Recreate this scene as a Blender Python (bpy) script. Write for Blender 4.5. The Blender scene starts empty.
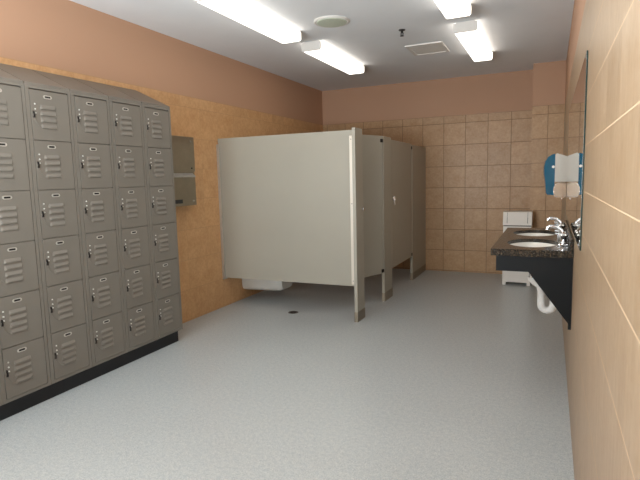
import bpy, bmesh, math
from mathutils import Vector, Matrix

PI = math.pi
SC = bpy.context.scene
COL = SC.collection

# ------------------------------------------------------------------ dimensions (metres)
XL, XR, YB, YN = -3.1616, 0.13, 7.169, -2.6      # left, right, back and near walls
H, T = 2.6437, 2.1432                             # ceiling, top of the wall tiles
XCH, YCH = -0.226, 6.80                          # chase in the back right corner
TS = 0.2897                                       # tile size
XF = -2.8146                                      # locker fronts

# ------------------------------------------------------------------ mesh helpers
def box(bm, x0, x1, y0, y1, z0, z1, bev=0.0):
    m = Matrix.LocRotScale(Vector(((x0+x1)/2, (y0+y1)/2, (z0+z1)/2)), None,
                           Vector((abs(x1-x0), abs(y1-y0), abs(z1-z0))))
    r = bmesh.ops.create_cube(bm, size=1, matrix=m)
    if bev > 0:
        es = set(e for v in r['verts'] for e in v.link_edges)
        bmesh.ops.bevel(bm, geom=list(es), offset=bev, segments=2, profile=0.7, affect='EDGES')

def cyl(bm, p0, p1, r0, r1=None, seg=20):
    p0, p1 = Vector(p0), Vector(p1)
    r1 = r0 if r1 is None else r1
    d = p1-p0
    q = Vector((0, 0, 1)).rotation_difference(d.normalized())
    bmesh.ops.create_cone(bm, cap_ends=True, segments=seg, radius1=r0, radius2=r1, depth=d.length,
                          matrix=Matrix.Translation((p0+p1)/2) @ q.to_matrix().to_4x4())

def prism(bm, pts, a0, a1, axis='y'):
    """closed outline pts (two coordinates each) drawn out along an axis"""
    def P(p, a):
        if axis == 'y': return (p[0], a, p[1])
        if axis == 'x': return (a, p[0], p[1])
        return (p[0], p[1], a)
    A = [bm.verts.new(P(p, a0)) for p in pts]
    B = [bm.verts.new(P(p, a1)) for p in pts]
    n = len(pts)
    fs = [bm.faces.new(A), bm.faces.new(B[::-1])]
    for i in range(n):
        fs.append(bm.faces.new((A[i], B[i], B[(i+1) % n], A[(i+1) % n])))
    bmesh.ops.recalc_face_normals(bm, faces=fs)

def tube(bm, pts, r, seg=12, radii=None):
    pts = [Vector(p) for p in pts]
    rings = []
    n = None
    for i, p in enumerate(pts):
        t = (pts[min(i+1, len(pts)-1)]-pts[max(i-1, 0)]).normalized()
        if n is None:
            n = t.orthogonal().normalized()
        else:
            n = (n-t*n.dot(t)).normalized()
        b = t.cross(n)
        rr = radii[i] if radii else r
        rings.append([bm.verts.new(p+(n*math.cos(a)+b*math.sin(a))*rr)
                      for a in [2*PI*k/seg for k in range(seg)]])
    for A, B in zip(rings, rings[1:]):
        for k in range(seg):
            bm.faces.new((A[k], A[(k+1) % seg], B[(k+1) % seg], B[k]))
    bm.faces.new(rings[0][::-1]); bm.faces.new(rings[-1])

def lathe(bm, prof, c=(0, 0, 0), seg=28, sx=1.0, sy=1.0):
    rings = []
    for r, z in prof:
        if r < 1e-5:
            rings.append([bm.verts.new((c[0], c[1], c[2]+z))])
        else:
            rings.append([bm.verts.new((c[0]+r*sx*math.cos(2*PI*k/seg), c[1]+r*sy*math.sin(2*PI*k/seg), c[2]+z)) for k in range(seg)])
    for A, B in zip(rings, rings[1:]):
        for k in range(seg):
            k2 = (k+1) % seg
            if len(A) == 1 and len(B) > 1: bm.faces.new((A[0], B[k2], B[k]))
            elif len(B) == 1 and len(A) > 1: bm.faces.new((A[k], A[k2], B[0]))
            elif len(A) > 1: bm.faces.new((A[k], A[k2], B[k2], B[k]))

def obj(name, bm, m, parent=None, smooth=False, loc=None):
    bmesh.ops.recalc_face_normals(bm, faces=bm.faces[:])
    me = bpy.data.meshes.new(name)
    bm.to_mesh(me); bm.free()
    me.materials.append(m)
    if smooth:
        for p in me.polygons: p.use_smooth = True
        me.set_sharp_from_angle(angle=math.radians(38))
    o = bpy.data.objects.new(name, me)
    COL.objects.link(o)
    if parent is not None: o.parent = parent
    if loc is not None: o.location = loc
    return o

def N(): return bmesh.new()

def tag(o, label, cat, group=None, kind=None):
    o['label'] = label; o['category'] = cat
    if group: o['group'] = group
    if kind: o['kind'] = kind
    return o

def thing(name, label, cat, loc=(0, 0, 0), rotz=0, group=None):
    o = bpy.data.objects.new(name, None); COL.objects.link(o)
    o.empty_display_size = 0.1
    o.location = loc; o.rotation_euler = (0, 0, rotz)
    return tag(o, label, cat, group)

def struct(name, bm, m, parent=None):
    o = obj(name, bm, m, parent); o['kind'] = 'structure'
    return o

def copy_tree(o, parent=None):
    c = o.copy(); COL.objects.link(c)
    if parent is not None: c.parent = parent
    for ch in list(o.children): copy_tree(ch, c)
    return c

# ------------------------------------------------------------------ materials
def lin(c):
    return tuple(((v/255)/12.92 if v/255 <= 0.04045 else ((v/255+0.055)/1.055)**2.4) for v in c) + (1,)

class NT:
    def __init__(s, name):
        s.m = bpy.data.materials.new(name); s.m.use_nodes = True
        s.t = s.m.node_tree; s.n = s.t.nodes; s.l = s.t.links
        s.b = s.n['Principled BSDF']
    def node(s, typ, **kw):
        x = s.n.new(typ)
        for k, v in kw.items(): setattr(x, k, v)
        return x
    def math(s, op, a, b=None, c=None):
        x = s.node('ShaderNodeMath', operation=op)
        for i, v in enumerate((a, b, c)):
            if v is None: continue
            if isinstance(v, (int, float)): x.inputs[i].default_value = v
            else: s.l.new(v, x.inputs[i])
        return x.outputs[0]
    def mix(s, f, a, b, bt='MIX'):
        x = s.node('ShaderNodeMix', data_type='RGBA', blend_type=bt)
        for sock, v in ((x.inputs['Factor'], f), (x.inputs['A'], a), (x.inputs['B'], b)):
            if isinstance(v, (int, float)): sock.default_value = v
            elif isinstance(v, tuple): sock.default_value = v
            else: s.l.new(v, sock)
        return x.outputs['Result']
    def noise(s, scale, detail=3, rough=.55, vec=None, mapscale=None):
        x = s.node('ShaderNodeTexNoise'); x.inputs['Scale'].default_value = scale
        x.inputs['Detail'].default_value = detail; x.inputs['Roughness'].default_value = rough
        if vec is None: vec = s.node('ShaderNodeTexCoord').outputs['Object']
        if mapscale:
            mp = s.node('ShaderNodeMapping'); mp.inputs['Scale'].default_value = mapscale
            s.l.new(vec, mp.inputs[0]); vec = mp.outputs[0]
        s.l.new(vec, x.inputs['Vector'])
        return x.outputs['Fac']
    def ramp(s, f, stops):
        x = s.node('ShaderNodeValToRGB'); e = x.color_ramp.elements
        while len(e) > 1: e.remove(e[-1])
        e[0].position = stops[0][0]; e[0].color = stops[0][1]
        for p, c in stops[1:]:
            q = e.new(p); q.color = c
        s.l.new(f, x.inputs[0]); return x.outputs[0]
    def set(s, k, v):
        if isinstance(v, (int, float, tuple)): s.b.inputs[k].default_value = v
        else: s.l.new(v, s.b.inputs[k])
    def bump(s, h, strength=.3, dist=.002):
        x = s.node('ShaderNodeBump'); x.inputs['Strength'].default_value = strength
        x.inputs['Distance'].default_value = dist
        s.l.new(h, x.inputs['Height']); s.l.new(x.outputs[0], s.b.inputs['Normal'])

def plain(name, rgb, rough=.5, metal=0.0, var=.05, scale=6, spec=.5, coat=0):
    t = NT(name); c = lin(rgb)
    if var:
        f = t.noise(scale, 4)
        d = tuple(v*(1-var*2) for v in c[:3])+(1,); e = tuple(min(1, v*(1+var*2)) for v in c[:3])+(1,)
        t.set('Base Color', t.ramp(f, [(.3, d), (.7, e)]))
    else: t.set('Base Color', c)
    t.set('Roughness', rough); t.set('Metallic', metal); t.set('Specular IOR Level', spec)
    if coat: t.set('Coat Weight', coat)
    return t.m

C_TILE = (184, 149, 112); C_PAINT = (192, 152, 124)
ROWS_R = [2.04, 1.845, 1.645, 1.447, 1.255, 1.075, .862, .555, .26]

def wall_mat(name, axis, origin, rows=None, grout=(140, 108, 78), tile=C_TILE, gw=.004, streak=False, gv=None):
    """ceramic wall tile up to the height T, smooth salmon paint above it"""
    t = NT(name)
    pos = t.node('ShaderNodeNewGeometry').outputs['Position']
    sp = t.node('ShaderNodeSeparateXYZ'); t.l.new(pos, sp.inputs[0])
    a = sp.outputs['X' if axis == 'x' else 'Y']; z = sp.outputs['Z']
    u = t.math('DIVIDE', t.math('SUBTRACT', a, origin), TS)
    fu = t.math('ABSOLUTE', t.math('SUBTRACT', t.math('FRACT', t.math('ADD', u, 20.5)), .5))
    gvx = t.math('LESS_THAN', fu, (gv or gw)/2/TS)
    if rows is None:
        v = t.math('DIVIDE', t.math('SUBTRACT', T-.101, z), TS)
        fv = t.math('ABSOLUTE', t.math('SUBTRACT', t.math('FRACT', t.math('ADD', v, 20.5)), .5))
        gh = t.math('LESS_THAN', fv, gw/2/TS)
        iv = t.math('FLOOR', t.math('ADD', v, 20.0))
    else:
        gh = None; iv = None
        for r in rows:
            k = t.math('LESS_THAN', t.math('ABSOLUTE', t.math('SUBTRACT', z, r)), gw/2)
            gh = k if gh is None else t.math('MAXIMUM', gh, k)
            q = t.math('GREATER_THAN', z, r); iv = q if iv is None else t.math('ADD', iv, q)
    g = t.math('MAXIMUM', gvx, gh)
    iu = t.math('FLOOR', t.math('ADD', u, 20.0))
    cv = t.node('ShaderNodeCombineXYZ'); t.l.new(iu, cv.inputs[0]); t.l.new(iv, cv.inputs[1])
    wn = t.node('ShaderNodeTexWhiteNoise', noise_dimensions='3D'); t.l.new(cv.outputs[0], wn.inputs['Vector'])
    # each tile has its own cloudy marbling
    off = t.node('ShaderNodeVectorMath', operation='MULTIPLY_ADD')
    t.l.new(wn.outputs['Color'], off.inputs[0]); off.inputs[1].default_value = (9, 9, 9); t.l.new(pos, off.inputs[2])
    f1 = t.noise(9, 5, .62, vec=off.outputs[0])
    f2 = t.noise(38, 4, .6, vec=off.outputs[0])
    c = lin(tile)
    hi = tuple(min(1, v*k) for v, k in zip(c[:3], (1.16, 1.20, 1.26)))+(1,)
    lo = tuple(v*k for v, k in zip(c[:3], (.87, .79, .68)))+(1,)
    col = t.ramp(f1, [(.3, lo), (.5, c), (.72, hi)])
    col = t.mix(.45, col, t.ramp(f2, [(.35, lo), (.65, hi)]))
    vv = t.math('ADD', t.math('MULTIPLY', wn.outputs['Value'], .12), .94)
    cc = t.node('ShaderNodeCombineColor')
    for i in range(3): t.l.new(vv, cc.inputs[i])
    col = t.mix(1.0, col, cc.outputs[0], 'MULTIPLY')
    if streak:
        f3 = t.noise(10, 3, .5, vec=pos, mapscale=(1, 5, .35))
        col = t.mix(.3, col, t.ramp(f3, [(.35, lo), (.65, hi)]))
    col = t.mix(g, col, lin(grout))
    # paint
    fp = t.noise(1.2, 3, vec=pos)
    p = lin(C_PAINT); p2 = tuple(v*.95 for v in p[:3])+(1,)
    pc = t.mix(fp, p2, p)
    up = t.math('GREATER_THAN', z, T)
    edge = t.math('LESS_THAN', t.math('ABSOLUTE', t.math('SUBTRACT', z, T)), .003)
    col = t.mix(up, col, pc)
    col = t.mix(t.math('MULTIPLY', edge, .45), col, lin(grout))
    t.set('Base Color', col)
    t.set('Roughness', t.math('ADD', t.math('MULTIPLY', t.math('MAXIMUM', up, g), .3), .38))
    t.set('Specular IOR Level', .35)
    h = t.math('ADD', t.math('MULTIPLY', t.math('SUBTRACT', 1.0, g), t.math('SUBTRACT', 1.0, up)), t.math('MULTIPLY', f2, .1))
    t.bump(h, .5, .002)
    return t.m

M = {}
M['tile_left'] = wall_mat('tiled wall left', 'y', .12, grout=(180, 140, 98), gw=.0028, gv=.0015, tile=(204, 160, 114))  # same tile as the back wall, its warmer light put into the colour
M['tile_back'] = wall_mat('tiled wall back', 'x', -1.642, grout=(128, 98, 72), gw=.006)
M['tile_chase'] = wall_mat('tiled chase', 'x', -.048, grout=(128, 98, 72), gw=.005)
M['tile_right'] = wall_mat('tiled wall right', 'y', .42, rows=ROWS_R, tile=(162, 139, 113), grout=(208, 182, 150), gw=.0032, gv=.0008, streak=True)  # same tile too, shade put into its colour to tone this wall down

def floor_mat():
    t = NT('speckled sheet vinyl')
    pos = t.node('ShaderNodeNewGeometry').outputs['Position']
    f = t.noise(150, 2, .6, vec=pos); f2 = t.noise(46, 3, .6, vec=pos); f3 = t.noise(1.6, 3, vec=pos)
    col = t.ramp(f, [(.3, lin((128, 138, 142))), (.48, lin((174, 181, 184))), (.56, lin((188, 194, 196))), (.72, lin((214, 218, 218)))])
    col = t.mix(.45, col, t.ramp(f2, [(.35, lin((158, 164, 166))), (.65, lin((196, 196, 190)))]))
    col = t.mix(.12, col, t.ramp(f3, [(.3, lin((160, 162, 160))), (.7, lin((200, 200, 196)))]))
    t.set('Base Color', col)
    t.set('Roughness', t.math('ADD', t.math('MULTIPLY', f3, .14), .24))
    t.set('Specular IOR Level', .5)
    t.bump(f2, .12, .001)
    return t.m
M['floor'] = floor_mat()
M['ceiling'] = plain('ceiling paint', (232, 233, 235), .9, var=.012, scale=2)
M['locker'] = plain('grey locker enamel', (119, 113, 104), .42, var=.02, scale=3, spec=.45)
M['locker_dark'] = plain('locker interior shade metal', (60, 58, 54), .6, var=.02)
M['black'] = plain('black rubber base', (20, 21, 24), .5, var=.06)
M['panel'] = plain('warm grey partition laminate', (166, 161, 148), .36, var=.012, scale=2, spec=.4)
M['panelwhite'] = plain('pale anodised bracket', (222, 214, 200), .4, metal=.2, var=.01)
M['alu'] = plain('brushed aluminium', (205, 203, 198), .38, metal=.75, var=.03, scale=30)
M['steel'] = plain('stainless steel', (148, 136, 118), .36, metal=.95, var=.03, scale=14)
M['shoe'] = plain('satin steel shoe', (150, 140, 124), .4, metal=.8, var=.04, scale=20)
M['satin'] = plain('bright satin chrome', (196, 188, 176), .2, metal=.9, var=0)
M['chrome'] = plain('polished chrome', (225, 226, 228), .09, metal=1.0, var=0)
M['darkmetal'] = plain('dark hardware', (44, 40, 38), .4, metal=.6, var=.05)
M['white'] = plain('white plastic', (228, 222, 214), .4, var=.015)
M['china'] = plain('white vitreous china', (232, 228, 220), .16, var=.01, spec=.6)
M['black_lam'] = plain('black laminate', (13, 16, 18), .45, var=.06)
M['black_lam'].node_tree.nodes['Principled BSDF'].inputs['Specular IOR Level'].default_value = .25
M['wrap'] = plain('white pipe wrap', (222, 220, 216), .6, var=.05, scale=40)
M['housing'] = plain('white fixture enamel', (226, 222, 216), .5, var=.01)
M['grille'] = plain('cream speaker grille', (196, 202, 184), .6, var=.05, scale=120)
M['vent'] = plain('vent panel', (232, 228, 222), .7, var=.02, scale=60)
M['rivet'] = plain('bright rivet', (222, 220, 214), .35, metal=.3, var=0)
M['drain'] = plain('drain metal', (96, 86, 74), .35, metal=.8, var=.1, scale=40)
M['greyplastic'] = plain('light grey plastic', (190, 184, 174), .45, var=.02)
M['plate'] = plain('silver number plate', (196, 192, 182), .3, metal=.3, var=.02)
M['mirroredge'] = plain('dark green glass edge', (30, 52, 48), .2, var=0)

def granite():
    t = NT('dark speckled granite')
    v = t.node('ShaderNodeTexVoronoi'); v.inputs['Scale'].default_value = 170
    t.l.new(t.node('ShaderNodeTexCoord').outputs['Object'], v.inputs['Vector'])
    sp = t.node('ShaderNodeSeparateColor'); t.l.new(v.outputs['Color'], sp.inputs[0])
    col = t.ramp(sp.outputs[0], [(0, lin((20, 20, 18))), (.45, lin((34, 31, 27))), (.75, lin((56, 48, 39))), (.93, lin((98, 84, 68)))])
    f = t.noise(30, 3); col = t.mix(.4, col, t.ramp(f, [(.35, lin((22, 23, 22))), (.65, lin((48, 42, 35)))]))
    t.set('Base Color', col); t.set('Roughness', .2); t.set('Specular IOR Level', .5)
    return t.m
M['granite'] = granite()

def mirror_mat():
    t = NT('silvered mirror'); t.set('Base Color', (.86, .88, .86, 1)); t.set('Metallic', 1.0); t.set('Roughness', .015)
    return t.m
M['mirror'] = mirror_mat()

def blue_mat():
    t = NT('translucent blue plastic')
    t.set('Base Color', lin((26, 104, 136))); t.set('Roughness', .12); t.set('Transmission Weight', .25)
    t.set('Coat Weight', .5); t.set('IOR', 1.45)
    return t.m
M['blue'] = blue_mat()

def lens_mat():
    t = NT('lit prismatic diffuser')
    t.set('Base Color', (.9, .88, .84, 1)); t.set('Roughness', .4)
    pos = t.node('ShaderNodeTexCoord').outputs['Object']
    sp = t.node('ShaderNodeSeparateXYZ'); t.l.new(pos, sp.inputs[0])
    # two tubes behind the lens read as slightly brighter bands
    d = t.math('ABSOLUTE', t.math('SUBTRACT', t.math('ABSOLUTE', sp.outputs['X']), .042))
    s = t.math('MULTIPLY_ADD', t.math('SUBTRACT', 1.0, t.math('MINIMUM', t.math('DIVIDE', d, .04), 1.0)), 1.2, 2.6)
    t.set('Emission Color', (1.0, .93, .83, 1)); t.set('Emission Strength', s)
    return t.m
M['lens'] = lens_mat()

# ------------------------------------------------------------------ the room
W = .1
bm = N(); box(bm, XL-W, XR+W, YN-W, YB+W, -W, 0); struct('floor', bm, M['floor'])
bm = N(); box(bm, XL-W, XR+W, YN-W, YB+W, H, H+W); struct('ceiling', bm, M['ceiling'])
bm = N(); box(bm, XL-W, XL, YN-W, YB+W, 0, H); struct('wall_left', bm, M['tile_left'])
bm = N(); box(bm, XR, XR+W, YN-W, YB+W, 0, H); struct('wall_right', bm, M['tile_right'])
bm = N(); box(bm, XL, XR, YB, YB+W, 0, H); struct('wall_back', bm, M['tile_back'])
bm = N(); box(bm, XL, XR, YN-W, YN, 0, H); struct('wall_front', bm, M['tile_back'])
bm = N(); box(bm, XCH, XR, YCH, YB, 0, H); struct('wall_chase', bm, M['tile_chase'])

# ------------------------------------------------------------------ ceiling lights
def make_light():
    t = thing('ceiling_light', '', 'ceiling light', (0, 0, H), group='wraparound fluorescent ceiling lights')
    L, w = 1.26, .098
    bm = N(); box(bm, -w*.82, w*.82, -L/2+.012, L/2-.012, -.022, 0)
    obj('housing', bm, M['housing'], t)
    prof = [(-w*.98, -.012), (-w, -.045), (-w*.98, -.076), (-w*.86, -.088), (w*.86, -.088), (w*.98, -.076), (w, -.045), (w*.98, -.012)]
    bm = N(); prism(bm, prof, -L/2+.014, L/2-.014); obj('diffuser', bm, M['lens'], t)
    prof2 = [(x*1.03, z*1.04+.003) for x, z in prof]
    for s in (-1, 1):
        bm = N(); prism(bm, prof2, s*(L/2-.014), s*(L/2)); obj('end_cap', bm, M['housing'], t)
    return t
lights = [
    (-2.15, 3.60, 'lit ceiling light at the upper left, cut by the top edge'),
    (-2.12, 5.20, 'lit ceiling light above the toilet stall, at the far end of the left row'),
    (-.69, 3.60, 'lit ceiling light cut off by the top edge, nearer one of the right row'),
    (-.70, 5.28, 'lit ceiling light beside the square ceiling vent, far one of the right row'),
    (-2.15, 1.45, 'ceiling light over the lockers, outside the picture, left row'),
    (-2.15, -1.0, 'ceiling light at the near end of the room, left row'),
    (-.69, -1.0, 'ceiling light at the near end of the room, right row')]
proto = make_light()
for i, (x, y, lab) in enumerate(lights):
    o = proto if i == 0 else copy_tree(proto)
    o.location = (x, y, H); o['label'] = lab

# ------------------------------------------------------------------ things on the ceiling
t = thing('ceiling_speaker', 'round cream ceiling speaker between the left lights', 'speaker', (-1.705, 4.10, H))
bm = N(); lathe(bm, [(0, 0), (.150, 0), (.152, -.006), (.140, -.014), (.128, -.010), (0, -.010)], seg=48); obj('rim', bm, M['housing'], t, True)
bm = N(); lathe(bm, [(0, -.009), (.127, -.009), (.122, -.016), (.06, -.020), (0, -.021)], seg=48); obj('grille', bm, M['grille'], t, True)
t = thing('sprinkler_head', 'small brass sprinkler head hanging from ceiling near square vent', 'sprinkler', (-1.25, 4.64, H))
bm = N(); lathe(bm, [(0, 0), (.03, 0), (.028, -.006), (.012, -.008), (0, -.008)], seg=20); obj('escutcheon', bm, M['darkmetal'], t, True)
bm = N(); cyl(bm, (0, 0, -.006), (0, 0, -.028), .010); cyl(bm, (0, 0, -.028), (0, 0, -.05), .004)
tube(bm, [(.010, 0, -.026), (.015, 0, -.038), (.004, 0, -.052)], .0025, 6); tube(bm, [(-.010, 0, -.026), (-.015, 0, -.038), (-.004, 0, -.052)], .0025, 6)
obj('nozzle', bm, M['darkmetal'], t)
bm = N(); cyl(bm, (0, 0, -.052), (0, 0, -.055), .018, seg=16); obj('deflector', bm, M['darkmetal'], t)
t = thing('ceiling_vent', 'square white ceiling vent with flat panel', 'vent', (-1.19, 5.42, H))
hw, hl = .185, .22
bm = N()
for a in ((-hw, hw, -hl, -hl+.03), (-hw, hw, hl-.03, hl), (-hw, -hw+.03, -hl+.03, hl-.03), (hw-.03, hw, -hl+.03, hl-.03)):
    box(bm, *a, -.012, 0, .003)
obj('frame', bm, M['housing'], t)
bm = N(); box(bm, -hw+.03, hw-.03, -hl+.03, hl-.03, -.007, 0)
obj('panel', bm, M['vent'], t)

# ------------------------------------------------------------------ lockers
CW, Z0, Z1, YEND = .3145, .10, 1.932, 3.336
DEP = XF-XL-.004
def locker_column():
    """one column of six box lockers, origin on the floor at the front, low y corner; the front faces +x"""
    t = thing('locker_tower', '', 'locker', (XF, 0, 0), group='columns of the locker row')
    bm = N(); box(bm, -DEP, -.014, .001, CW-.001, Z0, Z1)
    g = .0015
    box(bm, -.014, 0, g, .026, Z0, Z1); box(bm, -.014, 0, CW-.021, CW-g, Z0, Z1)
    box(bm, -.014, 0, .026, CW-.021, Z1-.020, Z1); box(bm, -.014, 0, .026, CW-.021, Z0, Z0+.018)
    obj('cabinet', bm, M['locker'], t)
    zb, zt = Z0+.021, Z1-.024
    ph = (zt-zb)/6
    y0, y1 = .0295, CW-.0245
    def dm():
        bm = N(); hh = ph-.0045
        box(bm, -.011, .0015, y0, y1, 0, hh, .0012)
        for k in range(4):                       # pressed louvres, open at the lower edge
            za = hh*.715-k*.038
            ya, yb = y0+.058, y0+.058+.112
            v = [bm.verts.new(p) for p in [(.0015, ya+.004, za), (.0015, yb-.004, za),
                 (.0085, ya+.012, za-.016), (.0085, yb-.012, za-.016), (.0085, ya+.012, za-.023), (.0085, yb-.012, za-.023),
                 (.0015, ya, za-.027), (.0015, yb, za-.027)]]
            for f in ((0, 1, 3, 2), (2, 3, 5, 4), (4, 5, 7, 6), (0, 2, 4, 6), (1, 7, 5, 3)):
                bm.faces.new([v[i] for i in f])
        # rim of the finger pocket sweeping from the latch to the lowest louvre
        pts = [(.002, y0+.010, hh*.52), (.002, y0+.014, hh*.45), (.002, y0+.026, hh*.37), (.002, y0+.042, hh*.30), (.002, y0+.058, hh*.255), (.002, y0+.070, hh*.245)]
        tube(bm, pts, .0028, 6)
        return bm
    d0 = dm(); door = obj('door', d0, M['locker'], t, loc=(0, 0, zb))
    hh = ph-.0045
    bm = N()                                       # latch plate with rivets
    for zz in (.72, .62, .54): cyl(bm, (.001, y0+.027, hh*zz), (.006, y0+.027, hh*zz), .0050, .0036, 10)
    obj('rivets', bm, M['rivet'], door)
    bm = N(); prism(bm, [(.0015, hh*.44), (.010, hh*.45), (.009, hh*.55), (.0015, hh*.58)], y0+.010, y0+.018)
    obj('latch', bm, M['darkmetal'], door)
    bm = N()                                       # oval number plate
    cy, cz = y0+.116, hh*.885
    pts = []
    for s, a0 in ((1, -PI/2), (-1, PI/2)):
        for k in range(9):
            a = a0+PI*k/8
            pts.append((cy+s*.018+.0115*math.cos(a), cz+.0105*math.sin(a)))
    prism(bm, pts, .0012, .0032, 'x'); npl = obj('number_plate', bm, M['plate'], door)
    bm = N(); box(bm, .003, .0038, cy-.019, cy+.019, cz-.0055, cz+.0055)
    obj('plate_insert', bm, M['darkmetal'], door)
    for k in range(1, 6):
        c = copy_tree(door, t); c.location.z = zb+k*ph
    return t
col0 = locker_column()
names = ['rightmost grey metal column of six lockers, beside the steel dispenser',
         'grey metal six-door locker column second from the right end of the row',
         'middle grey metal locker column of six louvred doors, third from right',
         'grey metal six-door locker column fourth from the right end of row',
         'grey metal locker column fifth from right, second fully visible from the left edge',
         'grey metal locker column cut by the left edge of the picture',
         'grey metal locker column mostly outside the left edge, a sliver showing at bottom']
names[4] = 'grey metal six-door locker column fifth from the right end of row'
for i in range(7):
    o = col0 if i == 0 else copy_tree(col0)
    o.location = (XF, YEND-(i+1)*CW, 0); o['label'] = names[i]
ya = YEND-7*CW
t = thing('sloping_hood', 'sloping grey metal hood along the top of the lockers', 'hood', (0, 0, 0))
for i in range(7):
    bm = N(); b = YEND-i*CW-.0035; a = b-CW+.007
    prism(bm, [(XL+.003, Z1+.001), (XF, Z1+.001), (XF, Z1+.012), (XL+.003, Z1+.172)], a, b)
    obj('hood_panel', bm, M['locker'], t)
bm = N(); box(bm, XL+.003, XF-.03, ya, YEND-.03, 0, Z0-.001)
tag(obj('kick_plinth', bm, M['black']), 'black plinth running under the grey lockers', 'plinth')

# ------------------------------------------------------------------ steel dispenser on the left wall
t = thing('towel_dispenser', 'stainless steel paper towel dispenser on the tiled wall beside lockers', 'dispenser', (XL, 3.70, 1.12))
a, b, dz = -.23, .235, .632
bm = N(); box(bm, .001, .088, a, b, 0, dz, .004); obj('cabinet', bm, M['steel'], t)
bm = N(); box(bm, .088, .098, a, b, .315, dz, .003); obj('upper_door', bm, M['steel'], t)
bm = N(); box(bm, .088, .094, a, b, 0, .265, .003); obj('lower_door', bm, M['steel'], t)
bm = N(); prism(bm, [(.088, .262), (.118, .262), (.122, .272), (.088, .300)], a+.01, b-.03); obj('tray_lip', bm, M['alu'], t)
for yy, zz in ((b-.05, .59), (b-.05, .345), (b-.32, .345), (b-.05, .04)):
    bm = N(); cyl(bm, (.092, yy, zz), (.102, yy, zz), .009, .007, 14); obj('lock', bm, M['chrome'] if zz > .5 or zz < .1 else M['darkmetal'], t)
bm = N(); box(bm, .094, .096, b-.36, b-.20, .025, .06); o = obj('label_strip', bm, M['black'], t); o['label'] = 'small black label strip'

# ------------------------------------------------------------------ toilet partitions
PX0, PX1 = -1.632, -1.602           # pilaster thickness
ZT = 1.785
def side_panel(t, y, xin, ztop, corner):
    bm = N(); box(bm, .012, xin-XL, -.012, .012, .318, ztop, .002); p = obj('side_panel', bm, M['panel'], t, loc=(0, y, 0))
    bm = N(); box(bm, .001, .028, -.026, -.012, .30, 1.715); box(bm, .001, .028, .012, .024, .30, 1.715); obj('wall_bracket', bm, M['alu'], p)
    if corner:
        bm = N(); box(bm, -1.692-XL, -1.634-XL, -.026, -.012, .335, 1.722, .002); obj('corner_bracket', bm, M['panelwhite'], p)
        for zz in (.37, 1.1, 1.69):
            bm = N(); cyl(bm, (-1.674-XL, -.026, zz), (-1.674-XL, -.030, zz), .006, .005, 10); obj('screw', bm, M['chrome'], p)
def pilaster(t, y0, y1, ztop):
    h = (y1-y0)/2; w = (PX1-PX0)/2
    bm = N(); box(bm, -w, w, -h, h, .004, ztop, .002); p = obj('pilaster', bm, M['panel'], t, loc=((PX0+PX1)/2-XL, (y0+y1)/2-SY, 0))
    bm = N()
    box(bm, w, w+.003, -h-.003, h+.003, 0, .095); box(bm, -w-.003, -w, -h-.003, h+.003, 0, .095)
    box(bm, -w, w, -h-.003, -h, 0, .095); box(bm, -w, w, h, h+.003, 0, .095)
    obj('floor_shoe', bm, M['shoe'], p)
    return p
def door(t, yh, width, ang, ztop, latch):
    bm = N(); box(bm, -.012, .012, -width, -.006, .315, ztop, .002); d = obj('door', bm, M['panel'], t, loc=((PX0+PX1)/2-XL, yh-SY, 0)); d.rotation_euler.z = ang
    for zz in (.345, ztop-.05):
        bm = N(); cyl(bm, (.0, -.004, zz-.022), (.0, -.004, zz+.022), .0065, seg=12)
        box(bm, .010, .020, -.035, .002, zz-.018, zz+.018, .002); obj('hinge', bm, M['darkmetal'], d)
    if latch:
        bm = N(); cyl(bm, (.012, -width+.075, 1.10), (.022, -width+.075, 1.10), .028, .024, 20)
        box(bm, .020, .030, -width+.066, -width+.084, 1.03, 1.12, .003); obj('latch', bm, M['chrome'], d)
SY = 4.45
t = thing('toilet_stall', 'nearer grey toilet stall with large side panel facing the room, door ajar', 'toilet stall', (XL, SY, 0), group='toilet stalls')
side_panel(t, 0, -1.655, 1.775, True)
p1 = pilaster(t, 4.335, 4.532, 1.785)
bm = N(); cyl(bm, (.015, .082, 1.045), (.030, .082, 1.045), .018, .016, 18); obj('keeper', bm, M['chrome'], p1)
door(t, 5.172, .628, -math.radians(23), 1.765, False)
SY = 5.33
t = thing('toilet_stall', 'farther grey toilet stall against the back wall with closed door', 'toilet stall', (XL, SY, 0), group='toilet stalls')
side_panel(t, 0, -1.64, 1.755, False)
pilaster(t, 5.185, 5.475, 1.765)
pilaster(t, 6.405, YB-.004, 1.735)
door(t, 6.395, .905, 0, 1.745, True)

# wall hung toilet in the first stall, its underside shows below the panel
t = thing('toilet', 'white wall-hung toilet partly showing below the grey partition', 'toilet', (XL, 4.95, 0))
bm = N()
secs = [(.002, .16, .10, .36), (.06, .17, .10, .37), (.20, .175, .105, .385), (.36, .18, .11, .395), (.46, .165, .115, .40), (.50, .13, .13, .40)]
rings = []
for x, w, z0, z1 in secs:
    rg = []
    for k in range(24):
        a = 2*PI*k/24; c, s = math.cos(a), math.sin(a)
        e = .45
        rg.append(bm.verts.new((x, w*math.copysign(abs(c)**e, c), (z0+z1)/2+(z1-z0)/2*math.copysign(abs(s)**e, s))))
    rings.append(rg)
for A, B in zip(rings, rings[1:]):
    for k in range(24): bm.faces.new((A[k], A[(k+1) % 24], B[(k+1) % 24], B[k]))
bm.faces.new(rings[0]); bm.faces.new(rings[-1])
obj('bowl', bm, M['china'], t, True)
bm = N(); lathe(bm, [(.12, .40), (.185, .40), (.19, .412), (.18, .424), (.125, .424), (.12, .40)], c=(.30, 0, .002), sx=1.25, seg=36); obj('seat', bm, M['china'], t, True)
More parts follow.
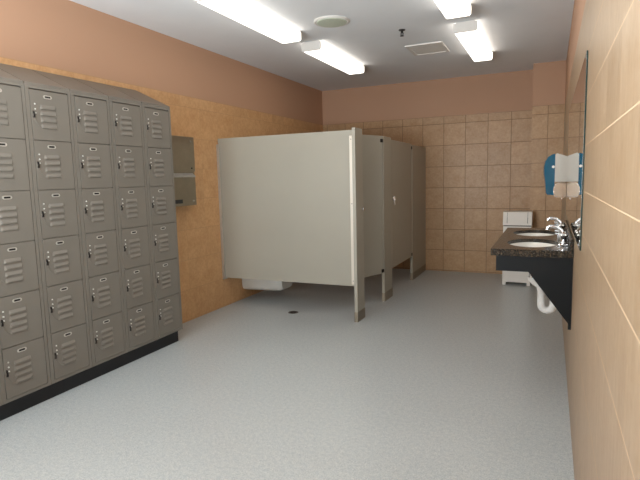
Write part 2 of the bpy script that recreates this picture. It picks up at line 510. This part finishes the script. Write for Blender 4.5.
bm = N(); cyl(bm, (.07, 0, .44), (.07, 0, .70), .016); cyl(bm, (.002, 0, .68), (.07, 0, .68), .014); cyl(bm, (.07, 0, .66), (.07, 0, .74), .03, .026)
cyl(bm, (.06, 0, .38), (.07, 0, .45), .02); obj('flush_valve', bm, M['chrome'], t, True)

# floor drain
t = thing('floor_drain', 'small round metal drain in the floor before the stalls', 'drain', (-2.343, 4.46, 0))
bm = N(); lathe(bm, [(0, 0), (.052, 0), (.050, .003), (.040, .003), (.038, .0015), (0, .0015)], seg=28); obj('rim', bm, M['drain'], t)
bm = N()
for k in range(-2, 3): box(bm, -.03, .03, k*.014-.003, k*.014+.003, .0015, .003)
obj('grate', bm, M['darkmetal'], t)

# ------------------------------------------------------------------ vanity counter
CX0, CY0, CY1, CZ = -.313, 3.135, 4.435, .90
CX1 = XR-.002
SX, SYS, RX, RY = -.095, (3.47, 4.06), .150, .215
t = thing('vanity_counter', 'dark speckled granite vanity counter on black brackets', 'counter', (XR, (CY0+CY1)/2, 0))
oy = (CY0+CY1)/2
bm = N()
def loop(pts, z):
    vs = [bm.verts.new((x-XR, y-oy, z)) for x, y in pts]
    return vs, [bm.edges.new((vs[i], vs[(i+1) % len(vs)])) for i in range(len(vs))]
def ell(cy, n=40): return [(SX+RX*math.cos(2*PI*k/n), cy+RY*math.sin(2*PI*k/n)) for k in range(n)]
rect = [(CX0, CY0), (CX1, CY0), (CX1, CY1), (CX0, CY1)]
outl = [rect]+[ell(c) for c in SYS]
tv = []
for z in (CZ, CZ-.022):
    es = []; L = []
    for q in outl:
        v, e = loop(q, z); es += e; L.append(v)
    bmesh.ops.triangle_fill(bm, use_beauty=True, edges=es)
    tv.append(L)
for A, B in zip(tv[0], tv[1]):
    n = len(A)
    for i in range(n): bm.faces.new((A[i], A[(i+1) % n], B[(i+1) % n], B[i]))
obj('worktop', bm, M['granite'], t)
bm = N(); box(bm, CX0-XR, -.002, CY0-oy, CY0+.025-oy, CZ-.04, CZ-.022); box(bm, CX0-XR, CX0+.025-XR, CY0+.025-oy, CY1-oy, CZ-.04, CZ-.022); box(bm, CX0+.025-XR, -.002, CY1-.025-oy, CY1-oy, CZ-.04, CZ-.022)
obj('edge', bm, M['granite'], t)
bm = N(); box(bm, -.022, -.002, CY0-oy, CY1-oy, CZ, CZ+.065, .002); obj('backsplash', bm, M['granite'], t)
bm = N(); box(bm, CX0+.028-XR, CX0+.046-XR, CY0+.05-oy, CY1-.04-oy, CZ-.135, CZ-.038); obj('apron', bm, M['black_lam'], t)
for s, y in ((0, CY0+.03), (1, CY1-.05)):
    bm = N()
    prism(bm, [(CX0+.028-XR, CZ-.038), (-.002, CZ-.038), (-.002, .44), (-.018, .44), (-.018, .475), (-.235, CZ-.135), (CX0+.028-XR, CZ-.135)], y-oy, y+.02-oy)
    obj('bracket', bm, M['black_lam'], t)
def sink(cy, lab):
    s = thing('sink_basin', lab, 'sink', (SX, cy, CZ-.0225), 0, 'undermount sink basins')
    bm = N()
    pr = [(1.10, 0), (.99, -.001), (.97, -.03), (.90, -.075), (.72, -.115), (.40, -.135), (.1, -.14), (.1, -.15), (.42, -.146), (.76, -.124), (.95, -.08), (1.02, -.03), (1.10, -.012), (1.10, 0)]
    lathe(bm, [(r, z-.0005) for r, z in pr], sx=RX, sy=RY, seg=40); obj('bowl', bm, M['china'], s, True)
    bm = N(); lathe(bm, [(0, -.136), (.022, -.136), (.024, -.139), (.016, -.152), (.016, -.20), (0, -.20)], seg=20); obj('drain', bm, M['chrome'], s, True)
sink(SYS[0], 'white oval sink basin in counter, nearer the camera')
sink(SYS[1], 'white oval sink basin in counter, farther from the camera')
def faucet(cy, lab):
    f = thing('faucet', lab, 'faucet', (.078, cy, CZ), 0, 'chrome gooseneck faucets')
    bm = N(); box(bm, -.024, .024, -.095, .095, 0, .016, .006); obj('base_plate', bm, M['chrome'], f, True)
    bm = N()
    lathe(bm, [(0, .01), (.02, .012), (.017, .03), (.013, .045), (0, .045)], seg=20)
    pts = [(0, 0, .03), (-.001, 0, .07)]
    for k in range(9):
        a = PI*.92*k/8
        pts.append((-.055+.055*math.cos(a)-.0, 0, .085+.050*math.sin(a)))
    pts = [(0, 0, .03), (0, 0, .055), (-.005, 0, .076), (-.018, 0, .094), (-.036, 0, .106), (-.056, 0, .111), (-.074, 0, .110), (-.086, 0, .103), (-.090, 0, .092)]
    tube(bm, pts, .0095, 14, [.016, .015, .014, .0125, .0118, .0112, .0112, .012, .012]); obj('spout', bm, M['chrome'], f, True)
    for s in (-1, 1):
        bm = N(); lathe(bm, [(0, .01), (.024, .012), (.024, .022), (.015, .030), (.014, .038), (.026, .054), (.028, .066), (.020, .074), (0, .076)], c=(0, s*.075, 0), seg=22)
        tube(bm, [(0, s*.075, .068), (-.02, s*.082, .072), (-.045, s*.088, .076)], .006, 8)
        obj('handle', bm, M['chrome'], f, True)
faucet(SYS[0]-.05, 'chrome gooseneck faucet at the nearer sink')
faucet(SYS[1]-.02, 'chrome gooseneck faucet at the farther sink')
def trap(cy, lab):
    p = thing('drain_pipe', lab, 'pipe', (SX+.06, cy, 0), 0, 'wrapped drain pipes under the sinks')
    bm = N()
    D = XR-SX-.06
    pts = [(-.06, 0, .676), (-.06, 0, .665), (-.045, 0, .648), (-.01, 0, .625), (0, 0, .58)]
    for k in range(9):
        a = PI+PI*k/8
        pts.append((.036+.036*math.cos(a), .0, .50+.035*math.sin(a)))
    pts += [(.073, 0, .54), (.085, 0, .575), (.11, 0, .585), (D-.003, 0, .585)]
    tube(bm, pts, .024, 16); obj('wrap', bm, M['wrap'], p, True)
    bm = N(); cyl(bm, (D-.02, 0, .585), (D-.002, 0, .585), .05, .05); obj('wall_flange', bm, M['chrome'], p, True)
trap(SYS[0]+.02, 'white wrapped drain pipe under the nearer sink')
trap(SYS[1], 'white wrapped drain pipe under the farther sink')

# mirror
t = thing('wall_mirror', 'large wall mirror with dark edge above the vanity counter', 'mirror', (XR, 3.66, .99))
MY0, MY1, MZ0, MZ1 = 2.47, 4.73, .995, 1.84
bm = N(); box(bm, -.007, -.0065, MY0+.004-3.66, MY1-.004-3.66, MZ0+.004-.99, MZ1-.004-.99); obj('glass', bm, M['mirror'], t)
bm = N(); box(bm, -.0064, -.001, MY0-3.66, MY1-3.66, MZ0-.99, MZ1-.99); obj('backing', bm, M['mirroredge'], t)

# ------------------------------------------------------------------ dispensers on the right wall
t = thing('towel_dispenser', 'blue and grey plastic towel dispenser on right wall past the mirror', 'dispenser', (XR, 5.02, 1.19))
hw = .15
bm = N(); prism(bm, [(-.002, .07), (-.098, .07), (-.098, .30), (-.085, .315), (-.002, .285)], -hw, hw); obj('body', bm, M['greyplastic'], t)
bm = N()
n = 14; rows = []
prof = [(-.098, .312), (-.125, .306), (-.160, .285), (-.184, .25), (-.194, .20), (-.192, .14), (-.182, .08), (-.176, .02), (-.172, -.025), (-.160, -.04), (-.099, -.045)]
for j in range(n+1):
    yy = -hw+2*hw*j/n; k = 1-.10*abs(2*j/n-1)**3
    rows.append([bm.verts.new((-.098+(x+.098)*k, yy, z)) for x, z in prof])
for A, B in zip(rows, rows[1:]):
    for i in range(len(prof)-1): bm.faces.new((A[i], A[i+1], B[i+1], B[i]))
    bm.faces.new((A[-1], A[0], B[0], B[-1]))
bm.faces.new(rows[0]); bm.faces.new(rows[-1][::-1])
obj('cover', bm, M['blue'], t, True)
bm = N(); cyl(bm, (-.112, -hw-.006, .20), (-.112, -hw+.02, .20), .012, .012, 14); obj('lock', bm, M['white'], t)
t = thing('hand_dryer', 'small polished chrome dispenser under the blue towel dispenser', 'dispenser', (XR, 4.80, 1.13))
bm = N(); prism(bm, [(-.002, .0), (-.085, .0), (-.100, .012), (-.108, .05), (-.106, .085), (-.094, .112), (-.070, .130), (-.002, .118)], -.055, .055)
es = [e for e in bm.edges]; bmesh.ops.bevel(bm, geom=es, offset=.007, segments=3, affect='EDGES'); obj('case', bm, M['satin'], t, True)
bm = N(); box(bm, -.045, -.03, -.012, .012, -.018, .006, .002); obj('nozzle', bm, M['chrome'], t)
t.name = 'soap_dispenser'; t['label'] = 'small polished chrome soap dispenser below the blue towel dispenser'

# ------------------------------------------------------------------ waste bin by the back wall
t = thing('waste_bin', 'tall white waste bin with swing lid against the back wall', 'bin', (-.35, 6.62, 0))
w, d = .158, .15
bm = N(); box(bm, -w, w, -d, d, .035, .715, .006)
for sx in (-1, 1):
    for sy in (-1, 1): box(bm, sx*w-sx*.04, sx*w, sy*d-sy*.04, sy*d, 0, .036)
obj('body', bm, M['white'], t)
bm = N(); box(bm, -w+.004, w-.004, -d+.004, d-.004, .715, .728); obj('gasket', bm, M['darkmetal'], t)
bm = N(); prism(bm, [(-d-.004, .728), (d+.004, .728), (d-.03, .885), (-d+.045, .885)], -w-.004, w+.004, 'x'); obj('hood', bm, M['white'], t)
bm = N()
for sx in (-1, 1):
    x = sx*(w-.044); prism(bm, [(-d+.004, .752), (-d+.0445, .878), (-d+.0405, .879), (-d, .753)], x-.0022, x+.0022, 'x')
obj('flap_seam', bm, M['darkmetal'], t)
bm = N()
a = Vector((-d-.004, .728)); b = Vector((-d+.045, .885)); u = (b-a).normalized(); nn = Vector((-u.y, u.x))
q = [a+u*.03, a+u*.155, a+u*.155+nn*.003, a+u*.03+nn*.003]
prism(bm, [(v.x, v.y) for v in q], -w+.045, w-.045, 'x'); obj('flap', bm, M['white'], t)

# broad fill light added behind the camera to brighten the ceiling, no real fixture
la = bpy.data.lights.new('fill_light', 'AREA'); la.shape = 'RECTANGLE'; la.size = 1.6; la.size_y = 1.0
la.energy = 215; la.color = (.86, .95, 1.0)
lo = bpy.data.objects.new('fill_light', la); COL.objects.link(lo)
lo.location = (-1.75, -.5, 1.30); lo.rotation_euler = (math.radians(153), 0, 0)

# ------------------------------------------------------------------ world, camera, colour
wd = bpy.data.worlds.new('World'); SC.world = wd; wd.use_nodes = True
wd.node_tree.nodes['Background'].inputs[0].default_value = (.05, .05, .05, 1)
wd.node_tree.nodes['Background'].inputs[1].default_value = .2

pitch, yaw, roll, fpx, ch = .1191, .4263, -.0249, 508.1587, 1.3338
f = Vector((-math.sin(yaw)*math.cos(pitch), math.cos(yaw)*math.cos(pitch), -math.sin(pitch)))
r = Vector((math.cos(yaw), math.sin(yaw), 0)); u = r.cross(f)
r2 = r*math.cos(roll)+u*math.sin(roll); u2 = r2.cross(f)
cam = bpy.data.cameras.new('camera'); co = bpy.data.objects.new('camera', cam); COL.objects.link(co)
cam.sensor_width = 36; cam.lens = fpx*36/640; cam.clip_start = .02
mw = Matrix((r2, u2, -f)).transposed().to_4x4(); mw.translation = Vector((0, 0, ch))
co.matrix_world = mw
SC.camera = co
SC.view_settings.view_transform = 'Standard'; SC.view_settings.look = 'None'
SC.view_settings.gamma = 1; SC.view_settings.use_curve_mapping = False
SC.view_settings.exposure = .14
SC.cycles.use_denoising = True
SC.cycles.max_bounces = 8
